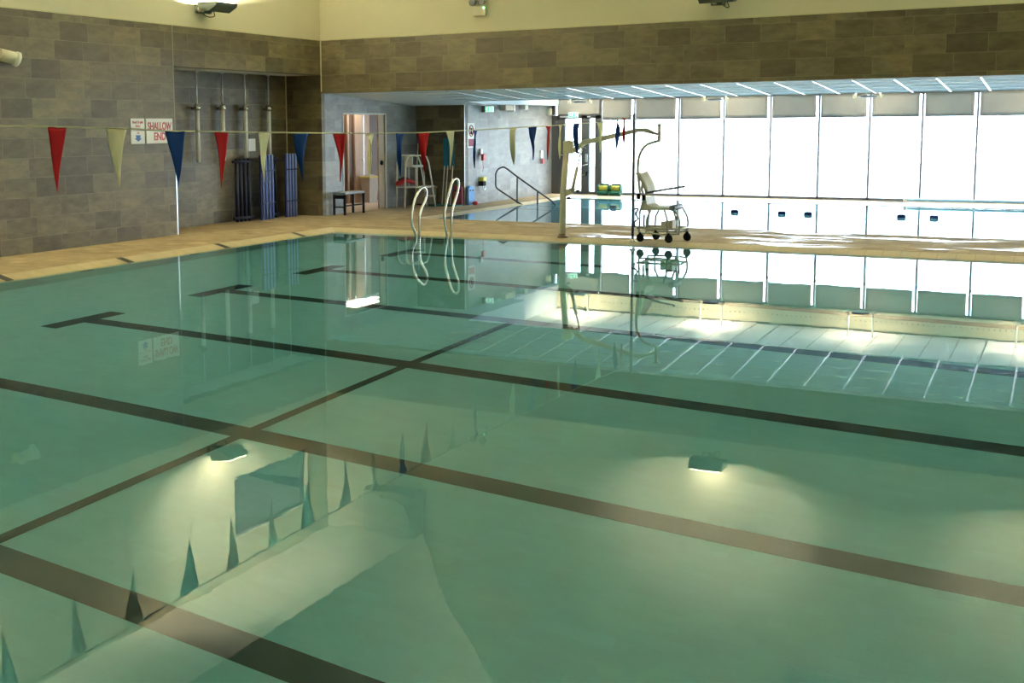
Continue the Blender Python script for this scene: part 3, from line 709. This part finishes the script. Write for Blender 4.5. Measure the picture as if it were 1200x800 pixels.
# ------------------------------------------------------------ bunting
pn = [(-15.60, 'blue'), (-14.92, 'red'), (-14.30, 'cloth'), (-13.62, 'blue'), (-13.04, 'red'), (-12.43, 'cloth'), (-11.83, 'blue'), (-11.16, 'red'), (-10.59, 'cloth'), (-9.96, 'blue'), (-9.41, 'red'), (-8.77, 'cloth'), (-8.12, 'blue'), (-6.98, 'cloth'), (-6.34, 'blue'), (-5.82, 'red'), (-5.38, 'cloth'), (-4.73, 'blue'), (-3.74, 'cloth'), (-2.97, 'blue'), (-2.64, 'red')]
rp = [(-20.75, 2.3), (-17.5, 2.1), (-15.43, 2.02), (-14.35, 2.0), (-13.66, 1.97), (-13.08, 1.96), (-11.88, 1.94), (-10.62, 1.92), (-9.43, 1.92), (-8.13, 1.94), (-6.97, 1.96), (-5.8, 1.98), (-4.7, 2.01), (-3.69, 2.03), (-2.91, 2.07), (-2.42, 2.12)]
def rz_(y):
    for (a, za), (b, zb) in zip(rp, rp[1:]):
        if a <= y <= b: return za + (zb - za) * (y - a) / (b - a)
    return 2
bt = thing('bunting', 'cord of red, cream and blue triangular pennants strung across the pool', 'bunting', (7.75, -9, 1.92))
mb = MB(); mb.tube([(7.75, y, z) for y, z in rp], .0065, 'rope', 6); mb.build('cord', parent=bt)
nm = {'red': 'red pennant', 'cloth': 'cream pennant', 'blue': 'blue pennant'}
tw = [.0, .0, .1, .05, .1, .15, .5, .7, .8, .7, .6, .5, .7, .9, .9, .6, .8, .9, .9, 1.0, .9]
for i, (y, m) in enumerate(pn):
    z = rz_(y); L = .47 + .02 * math.sin(i * 2.1); W = .115; t_ = tw[i]; ph_ = i * 1.7
    def P(u, v, y=y, z=z, L=L, W=W, t_=t_, ph_=ph_):
        # u across, v down; a triangle that hangs with a soft curl
        s = (u - .5) * 2 * W * (1 - v) ** 1.08
        curl = .35 + t_ * 1.0 * min(1, v * 3.5)
        a = -curl * .55 * (.3 + .7 * math.sin(ph_))
        yy = y + s * math.cos(a * 1.1) + .012 * math.sin(v * 4 + ph_) ; xx = 7.75 + s * math.sin(a * 1.1) + .035 * t_ * math.sin(v * 3) * math.cos(u * 5 + ph_)
        return (xx, yy, z - .002 - L * v)
    mb = MB(); mb.grid(P, 8, 16, m); o = mb.build('pennant', parent=bt); o['label'] = nm[m]
    so = o.modifiers.new('s', 'SOLIDIFY'); so.thickness = .002
po = thing('bunting_post', 'slim grey steel post on the pool deck holding the pennant cord', 'post', (7.91, -2.62, DZ))
mb = MB(); mb.tube([(7.91, -2.62, DZ), (7.91, -2.62, 2.16)], .021, 'frame', 14); mb.build('pole', parent=po)
mb = MB(); mb.lathe([(.06, 0), (.06, .012), (.03, .02), (.03, .05)], (7.91, -2.62, DZ), (0, 0, 1), 'steel', 20); mb.build('foot', parent=po)
mb = MB(); mb.tube([(7.91, -2.62, 2.12), (7.82, -2.5, 2.13), (7.75, -2.42, 2.12)], .008, 'steel', 6); mb.build('hook', parent=po)
po2 = thing('bunting_post', 'slim steel post beside the viewer, outside the frame, holding the pennant cord', 'post', (7.75, -20.78, DZ))
mb = MB(); mb.tube([(7.75, -20.78, DZ), (7.75, -20.78, 2.33)], .021, 'frame', 14); mb.build('pole', parent=po2)

# ------------------------------------------------------------ pool hoist
ho = thing('pool_hoist', 'cream enamelled pool hoist with a mast, long arm and ram', 'hoist', (6.55, -2.33, DZ))
Y = -2.33
mb = MB(); mb.tube([(6.55, Y, DZ), (6.56, Y, .8), (6.62, Y, 1.6)], [.058, .055, .05], 'hoist', 20); mb.build('mast', parent=ho)
mb = MB(); mb.lathe([(.09, 0), (.095, .015), (.07, .035), (.06, .06)], (6.55, Y, DZ), (0, 0, 1), 'brown', 24); mb.build('base_collar', parent=ho)
mb = MB(); mb.box((6.57, Y - .05, 1.5), (6.75, Y + .05, 1.72), 'hoist', .012); mb.prism([(6.72, Y - .03, 1.55), (6.86, Y - .03, 1.49), (6.86, Y - .03, 1.52), (6.74, Y - .03, 1.60)], (0, .06, 0), 'hoist'); mb.lathe([(.03, 0), (.03, .02)], (6.66, Y, 1.715), (0, 0, 1), 'signw'); mb.build('head_block', parent=ho)
mb = MB()
arm = [(6.74, 1.54), (6.80, 1.54), (6.97, 1.66), (7.20, 1.70), (7.88, 1.86), (7.99, 1.86), (8.24, 1.80), (8.24, 1.83), (8.02, 1.93), (7.9, 1.93), (7.17, 1.78), (6.93, 1.74), (6.74, 1.58)]
mb.prism([(x, Y - .035, z) for x, z in arm], (0, .07, 0), 'hoist'); mb.build('arm', parent=ho)
mb = MB(); mb.tube([(6.98, Y - .037, 1.60), (6.64, Y - .037, 1.66)], .008, 'steel', 6); mb.build('link_rod', parent=ho)
mb = MB(); mb.tube([(6.74, Y - .04, .86), (6.83, Y - .04, 1.27)], .028, 'hoist', 14); mb.tube([(6.83, Y - .04, 1.27), (6.93, Y - .04, 1.66)], .012, 'steel', 10); mb.build('ram', parent=ho)
mb = MB(); mb.prism([(6.56, Y - .03, .74), (6.74, Y - .03, .83), (6.78, Y - .03, .90), (6.72, Y - .03, .92), (6.56, Y - .03, .86)], (0, .06, 0), 'hoist'); mb.lathe([(.018, 0), (.018, .1)], (6.83, Y - .05, .87), (0, 1, 0), 'blackpl'); mb.lathe([(.018, 0), (.018, .1)], (6.66, Y - .05, .74), (0, 1, 0), 'blackpl'); mb.build('ram_bracket', parent=ho)
mb = MB(); mb.tube([(6.86, Y - .05, 1.12), (7.0, Y - .05, 1.16)], .008, 'steel', 6); mb.tube([(6.99, Y - .05, 1.13), (7.01, Y - .05, 1.2)], .015, 'blackpl', 8); mb.build('release_lever', parent=ho)
mb = MB(); mb.box((8.22, Y - .02, 1.70), (8.27, Y + .02, 2.0), 'hoist', .006); mb.box((8.19, Y - .03, 1.975), (8.31, Y + .03, 1.995), 'hoist', .004); mb.build('hanger', parent=ho)
mb = MB(); mb.tube([(8.24, Y, 1.72), (8.17, Y, 1.70), (8.05, Y, 1.66), (7.97, Y, 1.59), (7.91, Y, 1.46), (7.89, Y, 1.32), (7.895, Y, 1.15), (7.93, Y, .85)], .023, 'hoist', 10, round_=4); mb.build('boom_tube', parent=ho)
# wheeled chair under the hoist
hc = thing('hoist_chair', 'cream wheeled hoist chair on black castors standing on the deck', 'chair', (8.3, -2.35, DZ))
W = .23; YC = -2.33
mb = MB()
def back(u, v): return (7.97 + .17 * (1 - v) - .0 + .02 * math.sin(v * PI), YC - W + 2 * W * u, .88 + .34 * v - .03 * math.sin(u * PI))
mb.grid(back, 6, 8, 'chairp'); o = mb.build('backrest', parent=hc); so = o.modifiers.new('s', 'SOLIDIFY'); so.thickness = .05
mb = MB(); mb.prism([(8.0, YC - W, .58), (8.55, YC - W, .60), (8.56, YC - W, .64), (8.2, YC - W, .645), (8.13, YC - W, .68), (8.10, YC - W, .80), (8.05, YC - W, .78), (8.02, YC - W, .66)], (0, 2 * W, 0), 'chairp'); mb.build('seat', parent=hc)
mb = MB(); mb.lathe([(.045, 0), (.05, .02), (.05, 2 * W + .02), (.045, 2 * W + .04)], (8.55, YC - W - .02, .635), (0, 1, 0), 'lampw', 16); mb.build('seat_roll', parent=hc)
for s in (-1, 1):
    y = YC + s * W
    mb = MB(); mb.tube([(8.12, y, .87), (8.35, y, .92), (8.60, y, .96)], .017, 'lampw', 8); mb.tube([(8.58, y, .955), (8.62, y, .965)], .018, 'blackpl', 8); mb.build('armrest', parent=hc)
    mb = MB(); mb.tube([(8.01, y, .58), (8.01, y, .50), (8.0, y, .16 + DZ)], .017, 'chairm', 8); mb.tube([(8.2, y, .6), (8.13, y, .45), (8.12, y, .2)], .017, 'chairm', 8); mb.tube([(8.42, y, .6), (8.47, y, .45), (8.48, y, .2)], .017, 'chairm', 8); mb.tube([(8.58, y, .62), (8.66, y, .48), (8.68, y, .36), (8.66, y, .2)], .017, 'chairm', 8, round_=3)
    mb.tube([(7.96, y, .29), (8.68, y, .29)], .017, 'chairm', 8); mb.tube([(8.0, y, .215), (8.35, y, .20), (8.68, y, .215)], .014, 'chairm', 8)
    mb.build('side_frame', parent=hc)
mb = MB(); mb.tube([(8.0, YC - W, .29), (8.0, YC + W, .29)], .017, 'chairm', 8); mb.tube([(8.67, YC - W, .29), (8.67, YC + W, .29)], .017, 'chairm', 8); mb.build('cross_tube', parent=hc)
mb = MB(); mb.box((8.34, YC - .16, .26), (8.42, YC + .16, .40), 'chairp', .015); mb.box((8.44, YC - .16, .27), (8.54, YC + .16, .42), 'chairp', .015); mb.build('footrest', parent=hc)
mb = MB(); mb.tube([(8.59, YC - .1, .3), (8.59, YC - .1, .76)], .008, 'lampw', 8); mb.build('foot_pole', parent=hc)
mb = MB(); mb.tube([(7.95, YC + .05, 1.15), (7.95, YC + .05, .9), (7.99, YC + .05, .8)], .02, 'chairp', 10, round_=3); mb.build('hanger_socket', parent=hc)
for (x, z) in ((7.99, .82), (8.08, .80)):
    mb = MB(); mb.box((x - .03, YC - W - .04, z - .05), (x + .03, YC - W, z + .04), 'blackpl', .012); mb.build('clamp', parent=hc)
mb = MB(); mb.tube([(7.90, YC - .2, .60), (7.97, YC - .2, .60), (7.93, YC - .2, .52), (7.97, YC - .2, .44), (7.91, YC - .2, .38), (7.92, YC - .2, .30)], .014, 'navy', 8, round_=4); mb.tube([(8.08, YC - .22, .52), (8.08, YC - .22, .32)], .016, 'navy', 8); mb.build('safety_strap', parent=hc)
for x, s in ((8.02, -1), (8.14, 1), (8.50, -1), (8.67, 1)):
    y = YC + s * W
    wl = MB(); wl.lathe([(.02, -.02), (.062, -.018), (.07, -.008), (.07, .008), (.062, .018), (.02, .02)], (x, y, DZ + .07), (.25, 1, 0), 'blackpl', 20); o = wl.build('castor', parent=hc)
    wl = MB(); wl.box((x - .02, y - .028, DZ + .07), (x + .02, y + .028, DZ + .16), 'blackpl', .008); wl.build('castor_fork', parent=hc)

# ------------------------------------------------------------ pool ladder (two steel rails with treads under water)
ld = thing('pool_ladder', 'stainless steel pool ladder with two looped grab rails', 'ladder', (4.22, -2.7, 0))
r1 = [(-3.00, -.9), (-3.00, -.1), (-3.02, .06), (-3.15, .24), (-3.16, .42), (-3.06, .66), (-2.92, .80), (-2.78, .88), (-2.68, .88), (-2.60, .80), (-2.64, .66), (-2.76, .54), (-2.86, .40), (-2.88, .2), (-2.87, .0), (-2.87, -.3)]
dy = .12
def rail(x, pts, name='grab_rail'):
    mb = MB(); mb.tube([(x, y + dy, z) for y, z in pts], .021, 'steel', 12, round_=4); mb.build(name, parent=ld)
rail(3.95, r1)
r2 = [(-2.86, -.9), (-2.86, -.1), (-2.85, .05), (-2.93, .25), (-2.94, .46), (-2.82, .71), (-2.66, .97), (-2.54, 1.04), (-2.43, 1.03), (-2.39, .95), (-2.43, .80), (-2.55, .62), (-2.65, .46), (-2.68, .24), (-2.69, .0), (-2.69, -.3)]
rail(4.5, r2)
for z in (-.2, -.48, -.76):
    mb = MB(); mb.box((3.95, -2.93, z - .015), (4.5, -2.78, z + .015), 'steel', .005); mb.build('tread', parent=ld)

# stair rail of the learner pool
sr = thing('stair_handrail', 'grey tubular handrail going down into the learner pool', 'handrail', (2.2, 5.45, 0))
mb = MB(); Y = 5.45
mb.tube([(3.0, Y, -.35), (2.33, Y, .0), (1.9, Y, .24), (1.62, Y, .41), (1.57, Y, .50), (1.57, Y, .66), (1.57, Y, .78), (1.62, Y, .88), (1.72, Y, .94), (1.84, Y, .935), (2.16, Y, .72), (2.71, Y, .37), (3.05, Y, .16), (3.17, Y, .06), (3.19, Y, -.03), (3.1, Y, -.15), (2.9, Y, -.28)], .021, 'frame', 10, round_=4); mb.build('looped_rail', parent=sr)
for x, z in ((2.16, .72), (2.71, .38)):
    mb = MB(); mb.tube([(x, Y, -.75), (x, Y, z)], .021, 'frame', 10); mb.build('post', parent=sr)

# ------------------------------------------------------------ lifeguard chair
lx, ly = .13, 2.95
lg = thing('lifeguard_chair', 'white tubular lifeguard chair with steps in front of the dark wall', 'chair', (lx, ly, DZ))
U = Vector((.52, .80, 0)).normalized(); V = Vector((.80, -.52, 0)).normalized()
U = Vector((.42, .62, 0)); V = Vector((.27, -.07, 0))
O = Vector((lx, ly, 0))
def q(u, v, z): return O + U * u + V * v + Vector((0, 0, z))
for v in (0, 1):
    mb = MB(); mb.tube([q(0, v, DZ), q(.04, v, 1.14), q(.12, v, 1.27), q(.2, v, 1.30), q(.66, v, 1.30), q(.78, v, 1.26), q(.86, v, 1.12), q(1.1, v, DZ)], .020, 'lgw', 10); mb.build('side_frame', parent=lg)
for u, z in ((.99, .30), (.94, .54)):
    mb = MB(); a = q(u, 0, z); b = q(u, 1, z); mb.prism([q(u - .02, 0, z), q(u + .12, 0, z), q(u + .12, 1, z), q(u - .02, 1, z)], (0, 0, .035), 'lgw'); mb.build('step', parent=lg)
mb = MB(); mb.tube([q(.02, 0, .54), q(.94, 0, .54)], .015, 'lgw', 8); mb.tube([q(.02, 1, .54), q(.94, 1, .54)], .015, 'lgw', 8); mb.build('rail', parent=lg)
mb = MB(); mb.prism([q(.30, 0, 1.02), q(.74, 0, 1.02), q(.74, 1, 1.02), q(.30, 1, 1.02)], (0, 0, .05), 'lgw'); mb.build('seat', parent=lg)
mb = MB()
def bk(u, v): return q(.30 + .05 * math.sin(PI * v), v, 1.05 + .27 * u * (1 - .25 * abs(2 * v - 1) ** 3))
mb.grid(bk, 6, 8, 'lgw'); o = mb.build('backrest', parent=lg); so = o.modifiers.new('s', 'SOLIDIFY'); so.thickness = .02
mb = MB(); mb.lathe([(.02, 0), (.045, .0), (.045, .02)], tuple(q(.42, .0, 1.16)), (.3, -1, 0), 'blackpl'); mb.build('hinge_knob', parent=lg)
for u in (.45, .70):
    for v in (0, 1):
        mb = MB(); mb.tube([q(u, v, .54), q(u, v, 1.02)], .014, 'lgw', 8); mb.build('strut', parent=lg)
rt = thing('rescue_tube', 'red and grey rescue tube lying on the lifeguard chair rail', 'rescue tube', tuple(q(.1, 0, .57)))
mb = MB(); mb.tube([q(-.05, .1, .62), q(.1, .1, .65), q(.28, .1, .70), q(.5, .1, .67), q(.62, .1, .63)], [.045, .07, .055, .05, .03], 'redpl', 12, round_=4); mb.build('foam_tube', parent=rt)
mb = MB(); mb.tube([q(.05, .1, .72), q(.25, .1, .77), q(.4, .1, .73)], .02, 'dark', 8, round_=3); mb.build('strap', parent=rt)
bb = thing('storage_box', 'beige storage box on the floor behind the lifeguard chair', 'box', (.35, 4.0, DZ))
mb = MB(); mb.box((.18, 3.82, DZ + .03), (.58, 4.14, .50), 'binp', .02); mb.build('body', parent=bb)
mb = MB(); mb.box((.16, 3.80, .48), (.60, 4.155, .53), 'tan', .012); mb.build('lid', parent=bb)
mb = MB(); mb.box((.2, 3.84, DZ), (.56, 4.12, DZ + .04), 'dark'); mb.build('base', parent=bb)
tm = MB(); tm.box((.60, 3.72, DZ), (1.32, 4.15, DZ + .03), 'tealm', .01); o = tm.build('rubber_mat'); tag(o, 'teal rubber mat on the floor below the leaning poles', 'mat')
# poles leaning in the corner
def pole(x, ztip, zblade, label, w):
    z0 = DZ + (.03 if .58 < x < 1.3 else 0)
    t = thing('rescue_pole', label, 'pole', (x, 3.95, z0), 'poles leaning against the dark return wall')
    mb = MB(); mb.tube([(x, 3.93, z0), (x, 4.08, zblade + .05)], .013, 'lgw', 8); mb.build('shaft', parent=t)
    mb = MB(); mb.box((x - w, 4.07, zblade), (x + w, 4.11, ztip), 'teal', .015); o = mb.build('blade', parent=t); o['label'] = 'teal blue blade'
pole(.10, 1.72, 1.52, 'pole with a small blue tip standing behind the lifeguard chair', .022)
pole(.84, 1.70, .98, 'leftmost of the three blue bladed poles, beside the cream pennant', .035)
pole(.93, 1.72, .98, 'middle of the three blue bladed poles, behind the cream pennant', .035)
pole(1.07, 1.72, .98, 'rightmost blue bladed pole, nearest the wall corner', .03)
# floats
kb = thing('kickboard', 'maroon foam kickboard standing against the dark wall', 'float', (1.2, 4.05, DZ + .03))
def kick(x0, x1, y, z0, z1, m, par, ax='x'):
    mb = MB(); pts = []
    r = (x1 - x0) * .3; h = z1 - r
    pts = [(x0, z0), (x1, z0), (x1, h)] + [(x1 - r + r * math.cos(a), h + r * math.sin(a)) for a in (PI / 8, PI / 4, 3 * PI / 8, PI / 2)] + [(x0 + r + r * math.cos(a), h + r * math.sin(a)) for a in (PI / 2, 5 * PI / 8, 3 * PI / 4, 7 * PI / 8)] + [(x0, h)]
    if ax == 'x': mb.prism([(a, y, b) for a, b in pts], (0, -.06, 0), m)
    else: mb.prism([(y, a, b) for a, b in pts], (.06, 0, 0), m)
    mb.build('foam_body', parent=par)
    xm = (x0 + x1) / 2
    mb = MB()
    for d in (-.22, .22):
        c = xm + d * (x1 - x0)
        if ax == 'x': mb.box((c - .035, y - .064, z1 - .13), (c + .035, y - .058, z1 - .09), 'dark')
        else: mb.box((y + .058, c - .035, z1 - .13), (y + .064, c + .035, z1 - .09), 'dark')
    mb.build('hand_hole', parent=par)
kick(1.08, 1.32, 4.12, DZ + .03, .54, 'maroon', kb)
kb2 = thing('kickboard', 'bright blue foam kickboard standing against the pale side wall', 'float', (1.38, 4.4, DZ))
kick(4.24, 4.56, 1.36, DZ, .53, 'sky', kb2, 'y')
rdm = MB(); rdm.lathe([(.03, 0), (.07, .02), (.08, .05), (.05, .09), (.02, .1)], (1.515, 4.40, DZ), (0, 0, 1), 'redpl', 14); o = rdm.build('sinker_toy'); tag(o, 'small red pool toy at the foot of the bright blue kickboard', 'toy')

# stool by the doorway
st = thing('bench', 'small black framed bench with a blue grey top beside the doorway', 'bench', (.22, .75, DZ))
x0, x1, y0, y1 = .06, .34, .35, 1.12; zt = .56
mb = MB(); mb.box((x0 - .02, y0 - .02, zt - .05), (x1 + .02, y1 + .02, zt), 'tabletop', .012); mb.build('top', parent=st)
for x in (x0, x1):
    for y in (y0, y1):
        mb = MB(); mb.box((x - .022, y - .022, DZ), (x + .022, y + .022, zt - .05), 'blackpl', .005); mb.build('leg', parent=st)
mb = MB(); mb.box((x0, y0 - .015, .22), (x1, y0 + .015, .25), 'blackpl'); mb.box((x1 - .015, y0, .25), (x1 + .015, y1, .28), 'blackpl'); mb.box((x0, y0 - .015, .42), (x1, y0 + .015, .5), 'blackpl'); mb.build('stretcher', parent=st)

# ------------------------------------------------------------ learner pool things
dbn = ['yellow and green foam roll by the window, the one next to the door frame', 'yellow and green foam roll by the window, the one further from the door']
for x0_, lab in zip((2.9, 3.24), dbn):
    t = thing('foam_roll', lab, 'float', (x0_ + .16, 9.2, DZ), 'foam rolls by the window')
    mb = MB(); mb.tube([(x0_ + .02, 9.2, DZ + .2), (x0_ + .30, 9.2, DZ + .2)], .075, 'yellow', 16); o = mb.build('yellow_core', parent=t); 
    for xx in (x0_ + .015, x0_ + .305):
        mb = MB(); mb.lathe([(.05, -.018), (.11, -.015), (.12, 0), (.11, .015), (.05, .018)], (xx, 9.2, DZ + .19), (1, 0, 0), 'green', 16); mb.build('disc', parent=t)
    mb = MB(); mb.tube([(x0_, 9.14, DZ + .07), (x0_ + .31, 9.14, DZ + .07)], .07, 'green', 14); mb.build('lower_roll', parent=t)
    mb = MB(); mb.tube([(x0_ + .03, 9.25, DZ + .3), (x0_ + .28, 9.25, DZ + .3)], .028, 'green', 10); mb.build('top_roll', parent=t)
lr = thing('lane_rope', 'thin lane rope with dark floats across the learner pool', 'rope', (8, 4.9, .02))
mb = MB(); mb.tube([(QX + .1 + (QX2 - QX - .2) * i / 40, 5.45 - .6 * min(1, i / 6), .035) for i in range(41)], .004, 'greypaint', 6); mb.build('cord', parent=lr)
for x, y in ((4.76, 5.2), (7.70, 4.87), (8.72, 4.86), (9.27, 4.86), (11.13, 4.86), (11.75, 4.86), (13.5, 4.86)):
    mb = MB(); mb.tube([(x - .085, y, .045), (x - .06, y, .045), (x + .06, y, .045), (x + .085, y, .045)], [.02, .045, .045, .02], 'royal' if x > 5 else 'lampw', 12); mb.build('float', parent=lr)
cr = thing('pool_cover_roller', 'pale blue rolled pool cover lying along the windows at the right', 'cover roller', (12, 9.15, DZ))
mb = MB(); mb.tube([(10.75, 9.15, .13), (13.25, 9.15, .13)], .032, 'cover', 16); mb.build('rolled_cover', parent=cr)
for x in (10.7, 13.3):
    mb = MB(); mb.lathe([(.03, -.04), (.05, -.03), (.05, .03), (.03, .04)], (x, 9.15, .13), (1, 0, 0), 'signw', 16); mb.box((x - .02, 9.08, DZ), (x + .02, 9.22, .13), 'signw'); mb.build('end_stand', parent=cr)

# ------------------------------------------------------------ daylight
wd = bpy.data.worlds.new('world'); sc.world = wd; wd.use_nodes = True
wt = wd.node_tree; wt.nodes.clear()
bg = wt.nodes.new('ShaderNodeBackground'); wo = wt.nodes.new('ShaderNodeOutputWorld')
bg.inputs['Color'].default_value = (.74, .88, 1, 1); bg.inputs['Strength'].default_value = 11
wt.links.new(bg.outputs[0], wo.inputs[0])

# ------------------------------------------------------------ camera
cam = bpy.data.cameras.new('camera'); co = bpy.data.objects.new('camera', cam); C.objects.link(co)
f, pitch, yaw, roll = 1356.74, math.radians(-6.3), math.radians(-29.888), math.radians(-.519)
fw = Vector((math.sin(yaw) * math.cos(pitch), math.cos(yaw) * math.cos(pitch), math.sin(pitch)))
rt_ = Vector((math.cos(yaw), -math.sin(yaw), 0)); up = rt_.cross(fw)
R2 = math.cos(roll) * rt_ + math.sin(roll) * up; U2 = -math.sin(roll) * rt_ + math.cos(roll) * up
m = Matrix((R2, U2, -fw)).transposed().to_4x4(); m.translation = Vector((14.1665, -20.986, 1.9912))
co.matrix_world = m
cam.sensor_width = 36; cam.lens = 36 * f / 1200
cam.shift_x = 122.913 / 1200; cam.shift_y = -102.193 / 1200
cam.clip_end = 200; cam.clip_start = .05
sc.camera = co

sc.view_settings.view_transform = 'Standard'; sc.view_settings.look = 'None'
sc.view_settings.exposure = 0; sc.view_settings.gamma = 1; sc.view_settings.use_curve_mapping = False
cy = sc.cycles
cy.max_bounces = 12; cy.diffuse_bounces = 6; cy.glossy_bounces = 6; cy.transmission_bounces = 8; cy.transparent_max_bounces = 12
cy.sample_clamp_indirect = 20; cy.caustics_refractive = True; cy.caustics_reflective = True; cy.blur_glossy = .3
cy.use_denoising = True
